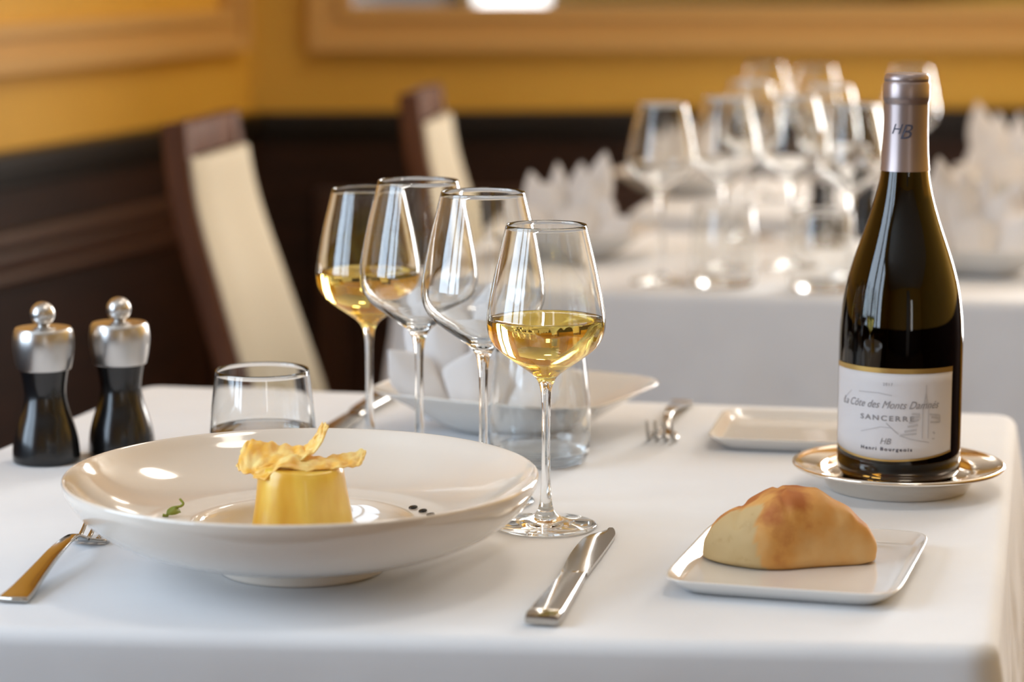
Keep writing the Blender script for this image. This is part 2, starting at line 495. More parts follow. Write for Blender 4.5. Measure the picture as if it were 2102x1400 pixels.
def cloth_mesh(corners, drop=0.26, rad=0.022, edge=0.010, seed=0, amp=0.012):
    per = rounded_poly([Vector(c) for c in corners], rad)
    cen = sum((Vector(c) for c in corners), Vector((0, 0))) / len(corners)
    bm = bmesh.new(); rings = []
    for s in (0.12, 0.3, 0.48, 0.64, 0.78, 0.88, 0.95, 0.985):
        rings.append([bm.verts.new((*(cen.lerp(p - d * edge, s)), 0.75)) for p, d, c in per])
    for a in (0, 22, 45, 68, 90):
        A = R(a)
        rings.append([bm.verts.new((*(p - d * edge * (1 - math.sin(A))), 0.75 - edge * (1 - math.cos(A)))) for p, d, c in per])
    N = len(per)
    length = 0; acc = [0]
    for i in range(1, N): acc.append(acc[-1] + (per[i][0] - per[i - 1][0]).length)
    for k in range(1, 22):
        dz = drop * (k / 21) ** 1.1
        ring = []
        for i, (p, d, c) in enumerate(per):
            u = acc[i]
            w = noise.noise(Vector((u * 5.0 + seed * 7.3, dz * 1.4, seed))) * amp * 2.0 + noise.noise(Vector((u * 17.0 + seed, dz * 5 + 3, seed + 5))) * amp * 0.45
            g = min(1, dz / 0.25)
            flare = 0.02 * dz + c * 0.10 * dz
            w += (noise.noise(Vector((u * 34.0 + dz * 22.0, dz * 9.0, seed + 11))) + noise.noise(Vector((u * 30.0 - dz * 26.0, dz * 9.0, seed + 17)))) * 0.0042 * min(1, dz / 0.02)
            off = w * g + flare + amp * 0.5 * g
            q = p + d * off
            ring.append(bm.verts.new((q.x, q.y, 0.75 - edge - dz)))
        rings.append(ring)
    c = bm.verts.new((*cen, 0.75))
    for i in range(N): bm.faces.new((c, rings[0][i], rings[0][(i + 1) % N]))
    for a, b in zip(rings, rings[1:]):
        for i in range(N):
            j = (i + 1) % N
            bm.faces.new((a[i], b[i], b[j], a[j]))
    return bm

def table(corners, label, cloth_label, seed, drop=0.26):
    cen = sum((Vector(c) for c in corners), Vector((0, 0))) / 4
    t = thing('dining_table', label, 'table', (cen.x, cen.y, 0), 0, 'dining tables under white cloths')
    loc = [(Vector(c) - cen) for c in corners]
    bm = bmesh.new()
    ins = [v * 0.975 for v in loc]
    lo = [bm.verts.new((v.x, v.y, 0.72)) for v in ins]; hi = [bm.verts.new((v.x, v.y, 0.7485)) for v in ins]
    bm.faces.new(lo[::-1]); bm.faces.new(hi)
    for i in range(4): bm.faces.new((lo[i], lo[(i + 1) % 4], hi[(i + 1) % 4], hi[i]))
    obj('tabletop', bm, TABLEWOOD, t, smooth=False)
    for v in loc:
        q = v * 0.86; bm = bmesh.new(); box(bm, q.x - 0.025, q.x + 0.025, q.y - 0.025, q.y + 0.025, 0, 0.72); bevel(bm, 0.004)
        obj('leg', bm, TABLEWOOD, t, smooth=False)
    o = obj('tablecloth', cloth_mesh(corners, drop, seed=seed), CLOTH)
    tag(o, cloth_label, 'tablecloth', 'white tablecloths')
    return t

T1 = [(-0.545, 1.487), (0.276, 1.427), (0.427, 2.161), (-0.330, 2.306)]
table(T1, 'nearest dining table, wholly under the front white cloth with the wine bottle on it', 'white tablecloth on the nearest table, under the pasta plate and bottle', 1)
f2l = Vector((-0.140, 2.975)); ax = Vector((math.cos(R(-11.8)), math.sin(R(-11.8)))); ay = Vector((-ax.y, ax.x))
T2 = [f2l, f2l + ax * 0.80, f2l + ax * 0.80 + ay * 0.60, f2l + ay * 0.60]
table([tuple(v) for v in T2], 'middle dining table behind the bottle, under its own white cloth', 'white tablecloth on the middle table, under the group of empty glasses', 2)
f3l = Vector((0.165, 3.76))
T3 = [f3l, f3l + ax * 0.85, f3l + ax * 0.85 + ay * 0.60, f3l + ay * 0.60]
table([tuple(v) for v in T3], 'farthest dining table near the back wall, under its own white cloth', 'white tablecloth on the farthest table, close to the dark back panelling', 3)

# ------------------------------------------------------------------ chairs
def make_chair(label, loc, rot):
    """local: faces +x, width along y, back near x = 0"""
    t = thing('dining_chair', label, 'chair', loc, rot, 'high-backed dining chairs')
    prof = spline([(0.136, 0, 0.40), (0.094, 0, 0.56), (0.050, 0, 0.70), (0.014, 0, 0.82), (0.0, 0, 0.92)], 6)
    def hw(z): return 0.126 + 0.048 * min(1, max(0, (0.92 - z) / 0.42))
    for s in (-1, 1):
        bm = bmesh.new()
        sweep(bm, [p + Vector((0, s * (hw(p.z) - 0.018), 0)) for p in prof], lambda i, q: rrect(0.018, 0.016, 0.2, 2), up=Vector((1, 0, 0)))
        obj('stile', bm, CHAIRWOOD, t, angle=50)
    bm = bmesh.new(); box(bm, -0.016, 0.016, -hw(0.91) + 0.036, hw(0.91) - 0.036, 0.880, 0.920); bevel(bm, 0.003)
    obj('top_rail', bm, CHAIRWOOD, t, angle=50)
    # padded back between the stiles: front swells a little
    bm = bmesh.new(); rows = []
    pr = [p for p in prof if p.z < 0.878 and p.z > 0.47]
    pr.append(Vector((0.004, 0, 0.879)))
    NY = 12
    for p in pr:
        row_f, row_b = [], []
        for j in range(NY + 1):
            y = (-1 + 2 * j / NY) * (hw(p.z) - 0.007)
            e = 1 - abs(-1 + 2 * j / NY) ** 6
            row_f.append(bm.verts.new((p.x + 0.021 + 0.012 * e, y, p.z)))
            row_b.append(bm.verts.new((p.x + 0.0163, y, p.z)))
        rows.append((row_f, row_b))
    for (f0, b0), (f1, b1) in zip(rows, rows[1:]):
        for j in range(NY):
            bm.faces.new((f0[j], f0[j + 1], f1[j + 1], f1[j])); bm.faces.new((b0[j + 1], b0[j], b1[j], b1[j + 1]))
        bm.faces.new((f0[0], f1[0], b1[0], b0[0])); bm.faces.new((f0[NY], b0[NY], b1[NY], f1[NY]))
    for (f, b) in (rows[0], rows[-1]):
        for j in range(NY): bm.faces.new((f[j], b[j], b[j + 1], f[j + 1]))
    obj('back_pad', bm, CREAM, t, angle=50)
    bm = bmesh.new(); box(bm, 0.09, 0.50, -0.20, 0.20, 0.405, 0.475); bevel(bm, 0.02, 3)
    obj('seat', bm, CREAM, t, angle=60)
    bm = bmesh.new(); box(bm, 0.10, 0.49, -0.19, 0.19, 0.36, 0.404); obj('seat_frame', bm, CHAIRWOOD, t, smooth=False)
    for (x0, x1) in ((0.45, 0.45), (0.115, 0.05)):
        for s in (-1, 1):
            bm = bmesh.new()
            sweep(bm, [Vector((x0, s * 0.178, 0.42)), Vector(((x0 + x1) / 2, s * 0.178, 0.2)), Vector((x1, s * 0.178, 0.0))], lambda i, q: rrect(0.018 - 0.004 * q, 0.018 - 0.004 * q, 0.2, 2), up=Vector((1, 0, 0)))
            obj('leg', bm, CHAIRWOOD, t, angle=50)
    return t

def chair_at(pn, pf, label):
    a = P(*pn, z=0.92); b = P(pf[0], 300, Y=a.y + 0.285)
    d = Vector((b.x - a.x, b.y - a.y, 0)).normalized()
    rot = math.atan2(d.y, d.x) - PI / 2
    c = a + d * 0.126
    return make_chair(label, (c.x, c.y, 0), rot)
chair_at((352, 257), (484, 228), 'nearer high-backed dining chair with cream padded back and brown wood frame, beside the left wall')
chair_at((838, 196), (893, 172), 'farther high-backed dining chair with cream padded back, in front of the back wall')

# ------------------------------------------------------------------ glassware
def glass_profile(h=0.207, kr=1.0):
    k = h / 0.207
    outer = [(0.0, 0.0), (0.020, 0.0), (0.0345, 0.0006), (0.0352, 0.0013), (0.034, 0.0022), (0.024, 0.0036), (0.013, 0.0058), (0.0065, 0.010), (0.0042, 0.018), (0.0033, 0.032), (0.0029, 0.055), (0.0030, 0.078), (0.0036, 0.092), (0.0050, 0.099), (0.0085, 0.1045), (0.0150, 0.1095), (0.0250, 0.1165), (0.0345, 0.1245), (0.0393, 0.1335), (0.0403, 0.142), (0.0394, 0.151), (0.0372, 0.163), (0.0344, 0.177), (0.0308, 0.192), (0.0272, 0.2066)]
    foot = outer[:5]; rest = sp2(outer[4:], 4)
    pr = foot + rest[1:]
    t = 0.0010
    pr.append((0.0270 * 1.0, 0.2072)); pr.append((0.0263, 0.2066))
    inner = [(0.0298, 0.192), (0.0334, 0.177), (0.0362, 0.163), (0.0384, 0.151), (0.0393, 0.142), (0.0382, 0.1338), (0.0334, 0.1255), (0.0238, 0.1180), (0.0140, 0.1118), (0.0075, 0.1078), (0.0032, 0.1055), (0.0, 0.1048)]
    pr += sp2([(0.0263, 0.2066)] + inner, 4)[1:]
    return [(r * kr if z > 0.0905 else r * (1 + (kr - 1) * 0.4), z * k) for r, z in pr], [(r * kr, z * k) for r, z in inner]

def wine_fill(inner, level):
    pts = [(0.0, inner[-1][1] - 0.0003)]
    for r, z in inner[::-1][1:]:
        if z < level - 0.001: pts.append((r + 0.0003, z - 0.0003))
    # radius at level
    rl = None
    for (r0, z0), (r1, z1) in zip(inner, inner[1:]):
        if z1 <= level <= z0:
            t = (level - z1) / (z0 - z1); rl = r1 + (r0 - r1) * t
    pts = sp2(pts + [(rl + 0.0003, level)], 4)
    pts[-1] = (rl + 0.0003, level)
    pts += [(rl - 0.0006, level - 0.0004), (rl * 0.7, level - 0.0005), (0.0, level - 0.0005)]
    return pts

def wine_glass(label, loc, group, h=0.207, kr=1.0, wine=None):
    t = thing('wine_glass', label, 'wine glass', loc, 0, group)
    pr, inner = glass_profile(h, kr)
    obj('glass_body', lathe(pr, 96), CLEAR, t)
    if wine: 
        o = obj('wine', lathe(wine_fill(inner, wine), 96), WINE, t); o['label'] = 'pale golden white wine'
    return t
GF = 'wine glasses on the nearest table'
def on_table(px, py): 
    p = P(px, py); return (p.x, p.y, TOP)
def atD(px, D):
    # table point whose vertical axis shows at column px
    return ((px - 1051) / FPX * (D * math.cos(PITCH) + 0.28 * math.sin(PITCH)), D, TOP)
g4 = wine_glass('wine glass of white wine in front, beside the tip of the near knife', atD(1121, 1.735), GF, wine=0.1435)
g1 = wine_glass('leftmost wine glass on the nearest table, half full of white wine', atD(757, 1.985), GF, wine=0.1435)
g3 = wine_glass('larger empty wine glass right behind the front glass of wine', atD(992, 1.812), GF, h=0.2215, kr=1.085)
g2 = dup(g3, atD(860, 1.898), 0, 'empty wine glass reaching highest, between the leftmost wine and the other empty glass', GF)

def tumbler(label, loc, group, water=None):
    t = thing('water_tumbler', label, 'tumbler', loc, 0, group)
    outer = [(0.0, 0.0), (0.030, 0.0), (0.0345, 0.0022), (0.0378, 0.010), (0.0390, 0.024), (0.0386, 0.040), (0.0370, 0.062), (0.0337, 0.0895)]
    pr = outer[:2] + sp2(outer[1:], 6)[1:] + [(0.0333, 0.0902), (0.0327, 0.0895)]
    inner = [(0.0327, 0.0895), (0.0359, 0.062), (0.0375, 0.040), (0.0379, 0.024), (0.0364, 0.0125), (0.0320, 0.0085), (0.0, 0.0075)]
    pr += sp2(inner, 6)[1:]
    obj('glass_body', lathe(pr, 96), CLEAR, t)
    if water:
        o = obj('water', lathe(wine_fill(inner[1:], water), 96), WATER, t)
    return t
tb1 = tumbler('short water tumbler part full of water, behind the rim of the round plate', (P(538, 759, 0.84).x, 1.846, TOP), 'water tumblers on the nearest table', 0.047)
tb2 = tumbler('empty short tumbler seen through the stem of the front wine glass', atD(1109, 1.955), 'water tumblers on the nearest table')

# background glasses
GB = 'empty wine glasses on the middle table'
def bg(px, D, label, big=False, grp=GB):
    return dup(g3 if big else bgs, atD(px, D), 0, label, grp)
bgs = wine_glass('leftmost empty wine glass on the middle table', atD(1358, 2.99), GB)
bg(1489, 3.10, 'second empty wine glass from the left on the middle table, behind the leftmost one')
bg(1627, 3.13, 'empty wine glass in the middle of the cluster, left of the black mills')
bg(1748, 2.99, 'empty wine glass on the middle table just left of the bottle neck')
bg(1539, 3.44, 'empty wine glass at the back of the middle table, between the second and third glasses')
bg(1702, 3.36, 'empty wine glass on the middle table in front of the black mills', False)
GT = 'empty wine glasses on the farthest table'
bg(1570, 3.94, 'leftmost empty wine glass on the farthest table', False, GT)
bg(1672, 3.86, 'empty wine glass on the farthest table, second from the left', False, GT)
bg(1868, 3.82, 'empty wine glass on the farthest table showing right of the bottle cap', False, GT)
dup(tb2, atD(1488, 2.97), 0, 'short empty tumbler on the middle table between the two left wine glasses', 'tumblers on the middle table')
dup(tb2, atD(1690, 2.93), 0, 'short empty tumbler on the middle table near the left shoulder of the bottle', 'tumblers on the middle table')

# ------------------------------------------------------------------ pepper and salt mills
def mill(label, loc, group):
    t = thing('pepper_mill', label, 'pepper mill', loc, 0, group)
    body = [(0, 0), (0.0240, 0), (0.0256, 0.0015), (0.0257, 0.007), (0.0245, 0.018), (0.0218, 0.029), (0.0182, 0.040), (0.0162, 0.050), (0.0161, 0.057), (0.0172, 0.065), (0.0184, 0.0715), (0.0, 0.0718)]
    obj('body', lathe(body[:2] + sp2(body[1:-1], 5)[1:] + [body[-1]], 64), BLACK, t, angle=50)
    capp = [(0, 0.0718), (0.0196, 0.0718), (0.0205, 0.0725), (0.0222, 0.080), (0.0233, 0.089), (0.0232, 0.096), (0.0222, 0.1015), (0.0208, 0.1035), (0.012, 0.1045), (0.0, 0.1047)]
    obj('steel_cap', lathe(capp[:2] + sp2(capp[1:7], 5)[1:] + capp[7:], 64), BRUSHED, t, angle=45)
    kn = [(0, 0.1040), (0.0045, 0.1040), (0.0042, 0.1055)]
    rr = 0.0095; cz = 0.1045 + 0.0085 + 0.001
    for k in range(2, 17):
        a = PI - PI * k / 16
        kn.append((rr * math.sin(a), cz + rr * math.cos(a)))
    obj('knob', lathe(kn, 48), BRUSHED, t)
    return t
m1 = mill('black and steel pepper mill standing farthest left', (-0.3570, 1.958, TOP), 'mills on the nearest table')
m2 = dup(m1, (-0.3030, 1.984, TOP), R(20), 'black and steel mill to the right of its twin, behind the round plate', 'mills on the nearest table')
dup(m1, atD(1692, 3.47), R(50), 'black and steel mill at the back of the middle table among the glasses', 'mills on the middle table')
dup(m1, atD(1778, 3.45), R(90), 'black and steel mill half hidden behind the left side of the bottle', 'mills on the middle table')

# ------------------------------------------------------------------ round plate, custard and garnish
PC = Vector((-0.1336, 1.619, TOP))
t = thing('pasta_plate', 'large round white plate with deep well, holding the yellow custard', 'plate', PC)
under = [(0.046, 0.004), (0.050, 0.0), (0.0535, 0.0), (0.0550, 0.002), (0.0563, 0.0098), (0.0600, 0.0112), (0.078, 0.0130), (0.100, 0.0180), (0.122, 0.0270), (0.139, 0.0395), (0.1487, 0.0530), (0.1504, 0.0590)]
top = [(0.1507, 0.0602), (0.1500, 0.0615), (0.1480, 0.0608), (0.138, 0.0505), (0.120, 0.0395), (0.100, 0.0328), (0.084, 0.0308), (0.0725, 0.0305), (0.0690, 0.0295), (0.0665, 0.0268), (0.0640, 0.0200), (0.0580, 0.0135), (0.045, 0.0110), (0.02, 0.0105), (0.0, 0.0105)]
obj('plate_body', lathe([(0.0, 0.004)] + [(0.046, 0.004)] + under[1:4] + sp2(under[3:], 4)[1:] + sp2(top, 4), 128), IVORY, t)
# custard
bm = bmesh.new(); rings = []
prof = sp2([(0.0325, 0.0105), (0.0333, 0.016), (0.0325, 0.026), (0.0308, 0.038), (0.0288, 0.050), (0.0274, 0.0590), (0.0262, 0.0645), (0.0235, 0.0670), (0.012, 0.0674)], 5)
SEG = 96
for r, z in prof:
    ring = []
    for i in range(SEG):
        a = 2 * PI * i / SEG
        k = 1 + 0.020 * math.sin(5 * a + 1.2) * min(1, (0.066 - z) / 0.03) + 0.014 * math.sin(9 * a + z * 30) * min(1, (0.066 - z) / 0.03) + 0.02 * noise.noise(Vector((math.cos(a) * 2, math.sin(a) * 2, z * 40)))
        ring.append(bm.verts.new((r * k * math.cos(a), r * k * math.sin(a), z + 0.001 * math.sin(2 * a))))
    rings.append(ring)
for a, b in zip(rings, rings[1:]):
    for i in range(SEG): bm.faces.new((a[i], a[(i + 1) % SEG], b[(i + 1) % SEG], b[i]))
bm.faces.new(rings[0][::-1]); bm.faces.new(rings[-1])
FC = Vector((PC.x - 0.0003, PC.y - 0.002, PC.z))
o = obj('custard', bm, FLAN, loc=FC)
tag(o, 'glossy yellow moulded custard standing in the well of the round plate', 'custard')

def crisp(label, rows, loc, seed):
    """rows: list of (centre vec, half-width vec); ragged-edged fried sheet"""
    bm = bmesh.new(); g = []
    cs = spline([r[0] for r in rows], 8); ws = spline([r[1] for r in rows], 8)
    M = 14
    for i, (c, w) in enumerate(zip(cs, ws)):
        row = []
        for j in range(M + 1):
            s = -1 + 2 * j / M
            k = 1 + 0.14 * noise.noise(Vector((i * 0.9, s * 4, seed))) * (abs(s) > 0.7)
            q = c + w * s * k
            nz = noise.noise(Vector((i * 0.22, s * 1.6, seed + 9)))
            q = q + Vector((0, 0.0022 * nz, 0.0022 * noise.noise(Vector((i * 0.3, s * 2.2, seed + 4)))))
            if i == 0 or i == len(cs) - 1: q = q + Vector((0.0016 * noise.noise(Vector((s * 5, seed, 1))), 0, 0.0008 * noise.noise(Vector((s * 7, seed, 3)))))
            row.append(bm.verts.new(q))
        g.append(row)
    for a, b in zip(g, g[1:]):
        for j in range(M): bm.faces.new((a[j], a[j + 1], b[j + 1], b[j]))
    o = obj('fried_crisp', bm, CRISP, loc=loc)
    s = o.modifiers.new('thickness', 'SOLIDIFY'); s.thickness = 0.0013; s.offset = 0
    subsurf(o, 1)
    return tag(o, label, 'crisp', 'golden crisps on the custard')
V = Vector
crisp('broad curling golden crisp whose thin end points up, on top of the custard',
      [(V((-0.0395, 0.002, 0.0705)), V((0.001, 0.007, 0.0045))),
       (V((-0.034, 0.000, 0.0725)), V((0.0015, 0.010, 0.0085))),
       (V((-0.024, -0.001, 0.0715)), V((0.0015, 0.012, 0.0085))),
       (V((-0.012, 0.000, 0.0730)), V((0.0005, 0.012, 0.0045))),
       (V((0.000, 0.001, 0.0745)), V((-0.001, 0.010, 0.0025))),
       (V((0.0075, 0.001, 0.0785)), V((-0.003, 0.006, 0.0010))),
       (V((0.0125, 0.002, 0.0860)), V((-0.0028, 0.003, 0.0008))),
       (V((0.0160, 0.003, 0.0930)), V((-0.0022, 0.002, 0.0006)))], FC, 3)
crisp('narrow folded golden crisp reaching right across the top of the custard',
      [(V((-0.028, -0.012, 0.0650)), V((0.001, 0.004, 0.0030))),
       (V((-0.018, -0.015, 0.0665)), V((0.003, 0.006, 0.0040))),
       (V((-0.008, -0.014, 0.0725)), V((0.002, 0.007, 0.0025))),
       (V((0.004, -0.010, 0.0700)), V((0.0, 0.009, 0.0030))),
       (V((0.016, -0.006, 0.0695)), V((0.0, 0.009, 0.0022))),
       (V((0.028, -0.003, 0.0705)), V((0.0, 0.008, 0.0030))),
       (V((0.037, -0.001, 0.0715)), V((0.001, 0.006, 0.0040))),
       (V((0.0405, 0.000, 0.0725)), V((0.001, 0.004, 0.0030)))], FC, 7)

def plate_z(x, y):
    r = math.hypot(x, y)
    for (r0, z0), (r1, z1) in zip(top[2:], top[3:]):
        if r1 <= r <= r0: return z1 + (z0 - z1) * (r - r1) / (r0 - r1)
    return 0.06
def on_plate(px, py):
    z = 0.78
    for _ in range(30):
        p = P(px, py, z); z = 0.5 * z + 0.5 * (PC.z + plate_z(p.x - PC.x, p.y - PC.y))
    return p
# sprout: tendril and leaf
b0 = on_plate(338, 1060)
t = thing('pea_sprout', 'tiny green sprout with curling tendril lying on the rim of the round plate', 'sprout', b0)
pts = []
for (px, py, lift) in ((334, 1062, 0.0008), (343, 1058, 0.0012), (346, 1048, 0.002), (356, 1042, 0.003), (371, 1039, 0.004), (376, 1033, 0.005), (369, 1024, 0.006)):
    q = P(px, py, Y=b0.y + 0.004 * (1062 - py) / 30); pts.append(q - b0)
pts = [p if p.z > plate_z(p.x + b0.x - PC.x, p.y + b0.y - PC.y) + PC.z - b0.z + 0.0006 else Vector((p.x, p.y, plate_z(p.x + b0.x - PC.x, p.y + b0.y - PC.y) + PC.z - b0.z + 0.0007)) for p in pts]
bm = bmesh.new(); tube(bm, spline(pts, 6), lambda q: 0.0011 - 0.0003 * q, 8, up=Vector((0.3, 1, 0.2))); obj('tendril', bm, SPROUT, t)
bm = bmesh.new(); n = 10; rows = []
l0 = on_plate(342, 1064) - b0; l1 = on_plate(371, 1060) - b0
for i in range(n + 1):
    q = i / n; c = l0.lerp(l1, q); w = 0.0034 * math.sin(PI * q) ** 0.8 + 0.00005
    rows.append([bm.verts.new(c + Vector((0, s * w * 0.7, s * w * 0.7 + 0.0022 + 0.0016 * math.sin(PI * q) + 0.0006 * abs(s)))) for s in (-1, 0, 1)])
for a, b in zip(rows, rows[1:]):
    for j in range(2): bm.faces.new((a[j], a[j + 1], b[j + 1], b[j]))
o = obj('leaf', bm, SPROUT, t); s = o.modifiers.new('thickness', 'SOLIDIFY'); s.thickness = 0.0004
for (px, py, r, lab) in ((848, 1043, 0.0030, 'leftmost'), (868, 1050, 0.0028, 'middle'), (884, 1058, 0.0029, 'rightmost')):
    p = on_plate(px, py)
    slope = 0.14
    nd = Vector((p.x - PC.x, p.y - PC.y, 0)).normalized()
    o = obj('sauce_drop', lathe([(0, -0.0006), (r, -0.0004), (r, 0.0003), (r * 0.8, 0.0008), (r * 0.4, 0.001), (0, 0.0011)], 24), SAUCE, loc=p + Vector((0, 0, 0.0006)))
    o.rotation_euler = Vector((-nd.x * slope, -nd.y * slope, 1)).to_track_quat('Z', 'Y').to_euler()
    tag(o, '%s of the three black sauce drops on the right side of the round plate' % lab, 'sauce drop', 'black sauce drops on the plate')

# ------------------------------------------------------------------ cutlery
def fork(label, loc, rotz, group, pitch=0.0, L=0.200):
    """handle end at the origin, tines along +y, tines up"""
    t = thing('table_fork', label, 'fork', loc, rotz, group)
    k = L / 0.2
    spine = spline([(0, 0, 0.0022), (0, 0.02 * k, 0.0035), (0, 0.05 * k, 0.0075), (0, 0.09 * k, 0.0125), (0, 0.12 * k, 0.0135), (0, 0.136 * k, 0.0100), (0, 0.148 * k, 0.0050), (0, 0.158 * k, 0.0022)], 5)
    W = [(0.0, 0.0095), (0.03, 0.0098), (0.10, 0.0092), (0.35, 0.0058), (0.6, 0.0034), (0.75, 0.0030), (0.82, 0.0036), (0.88, 0.0075), (0.94, 0.0115), (1.0, 0.0122)]
    def wid(q):
        for (a, wa), (b, wb) in zip(W, W[1:]):
            if a <= q <= b: return wa + (wb - wa) * (q - a) / (b - a)
        return W[-1][1]
    cut = 0.85
    n = len(spine); kcut = int(cut * (n - 1))
    bm = bmesh.new()
    sweep(bm, spine[:kcut + 1], lambda i, q: rrect(wid(i / (n - 1)), 0.0016 - 0.0003 * (q > .5), 0.4, 3))
    obj('handle', bm, STEEL, t)
    bm = bmesh.new()
    sweep(bm, spine[kcut:], lambda i, q: rrect(wid((kcut + i) / (n - 1)), 0.0013, 0.4, 3))
    for x in (-0.0103, -0.0035, 0.0035, 0.0103):
        p = spline([(x, 0.157 * k, 0.0022), (x, 0.170 * k, 0.0020), (x * 0.97, 0.184 * k, 0.0090), (x * 0.93, 0.196 * k, 0.0215)], 6)
        sweep(bm, p, lambda i, q: rrect(0.0019 - 0.0009 * q, 0.0011 - 0.0003 * q, 0.4, 2))
    obj('tines', bm, STEEL, t)
    return t

def knife(label, loc, rotz, group, L=0.235):
    """handle end at the origin, blade along +y"""
    t = thing('table_knife', label, 'knife', loc, rotz, group)
    hl = 0.105
    bm = bmesh.new()
    path = [Vector((0, hl * i / 14, 0.0040)) for i in range(15)]
    def sec(i, q):
        w = 0.0112 - 0.0032 * q; h = 0.0038 - 0.0006 * q
        if i == 0: w *= 0.90; h *= 0.7
        return rrect(w, h, 0.35, 3)
    sweep(bm, path, sec)
    obj('handle', bm, STEEL, t, angle=40)
    bm = bmesh.new()
    path = [Vector((0, hl - 0.001 + 0.012 * i / 4, 0.0036)) for i in range(5)]
    sweep(bm, path, lambda i, q: rrect(0.0066 if i not in (1,) else 0.0072, 0.0026 - 0.0010 * q, 0.45, 3))
    obj('bolster', bm, STEEL, t, angle=40)
    # blade: flat with belly curve, spine straight
    bm = bmesh.new(); n = 26; rows = []
    bl = L - hl - 0.010
    for i in range(n + 1):
        q = i / n; y = hl + 0.010 + bl * q
        xs = 0.0075 + 0.0006 * math.sin(PI * q)
        if q > 0.8: xs -= 0.0050 * ((q - 0.8) / 0.2) ** 2
        xe = -0.0095 - 0.0035 * math.sin(PI * min(1, q * 0.9))
        if q > 0.72: xe += 0.0145 * ((q - 0.72) / 0.28) ** 2.4
        if q < 0.03: xe = -0.0080
        zc = 0.0034 - 0.0014 * q
        rows.append([bm.verts.new((xs, y, zc + 0.0010)), bm.verts.new((xs * 0.1, y, zc + 0.0009)), bm.verts.new((xe * 0.55, y, zc + 0.0007)), bm.verts.new((xe, y, zc)), bm.verts.new((xe * 0.55, y, zc - 0.0007)), bm.verts.new((xs, y, zc - 0.0010))])
    for a, b in zip(rows, rows[1:]):
        for j in range(6): bm.faces.new((a[j], a[(j + 1) % 6], b[(j + 1) % 6], b[j]))
    bm.faces.new(rows[0][::-1]); bm.faces.new(rows[-1])
    obj('blade', bm, STEEL, t, angle=30)
    return t
def heading(a, b):
    return math.atan2(-(b[0] - a[0]), b[1] - a[1])
a = P(1112, 1288); b = P(1250, 1092)
kn1 = knife('steel table knife lying in front, its blade tip beside the front glass foot', (a.x, a.y, TOP), heading(a, b), 'table knives', L=(b - a).length)
a = P(808, 812); b = P(640, 912)
kn2 = knife('steel table knife in the background behind the leftmost wine glass', (a.x, a.y, TOP), heading(a, b), 'table knives', L=0.235)
a = P(26, 1240); b = P(190, 1112)
hd = heading(a, b)
fork('steel fork at the left edge, its tines under the rim of the round plate', (a.x, a.y, TOP), hd, 'table forks')
a = P(1398, 838); b = P(1362, 905)
f2 = fork('steel fork facing us behind the bread, with its tines raised', (0, 0, TOP), 0, 'table forks')
hh = heading(a, b)
f2.rotation_euler = (0, 0, hh)
tip = P(1360, 905)
dirv = Vector((-math.sin(hh), math.cos(hh), 0))
st = Vector((tip.x, tip.y, TOP)) - dirv * 0.165
f2.location = st

# ------------------------------------------------------------------ square plates, bowls, bread
def squarish(a, b, n, k, seg=96):
    out = []
    for i in range(seg):
        t = 2 * PI * i / seg
        c, s = math.cos(t), math.sin(t)
        out.append((a * math.copysign(abs(c) ** (2 / n), c), b * math.copysign(abs(s) ** (2 / n), s)))
    return out
def sq_dish(rings, m, name, parent=None, **kw):
    """rings: list of (half a, half b, exponent, z), from under-centre to inside centre"""
    bm = bmesh.new(); rs = []
    for a, b, n, z in rings:
        rs.append([bm.verts.new((x, y, z(x, y) if callable(z) else z)) for x, y in squarish(a, b, n, 0)])
    for p, q in zip(rs, rs[1:]):
        for i in range(len(p)):
            j = (i + 1) % len(p); bm.faces.new((p[i], p[j], q[j], q[i]))
    bm.faces.new(rs[0][::-1]); bm.faces.new(rs[-1])
    return obj(name, bm, m, parent, **kw)
def bread_plate(label, loc, rot, a, b):
    o = sq_dish([(a * 0.80, b * 0.80, 9, 0.0015), (a * 0.83, b * 0.83, 9, 0.0), (a * 0.86, b * 0.86, 9, 0.0012), (a * 0.93, b * 0.93, 9, 0.008), (a * 0.995, b * 0.995, 9, 0.0150), (a, b, 9, 0.0160), (a * 0.992, b * 0.992, 9, 0.0166), (a * 0.975, b * 0.975, 9, 0.0160), (a * 0.90, b * 0.90, 8, 0.0085), (a * 0.86, b * 0.86, 8, 0.0065), (a * 0.78, b * 0.78, 7, 0.0058), (a * 0.4, b * 0.4, 5, 0.0055), (a * 0.1, b * 0.1, 3, 0.0055)], PORCELAIN, 'bread_plate', loc=loc, rotz=rot)
    o.scale = (1, 1, 0.66)
    return tag(o, label, 'plate', 'square white bread plates')
zr = 0.7612
bl, fl, fr, br = P(1452, 1064, zr), P(1368, 1190, zr), P(1857, 1228, zr), P(1898, 1088, zr)
cen = (bl + fl + fr + br) / 4
u = ((fr - fl) + (br - bl)).normalized()
bread_plate('square white bread plate in front with the bread roll on it', (cen.x, cen.y, TOP), math.atan2(u.y, u.x), ((fr - fl).length) / 2 * 1.0, ((br - fr).length + (bl - fl).length) / 4 * 0.99)
fl2, bl2 = P(1443, 897, zr), P(1490, 838, zr)
v2 = (bl2 - fl2); dr = Vector((math.cos(R(-11)), math.sin(R(-11)), 0))
cen2 = fl2 + v2 / 2 + dr * 0.080
bread_plate('square white bread plate, empty, behind the left side of the bottle', (cen2.x, cen2.y, TOP), R(-11), 0.080, 0.066)

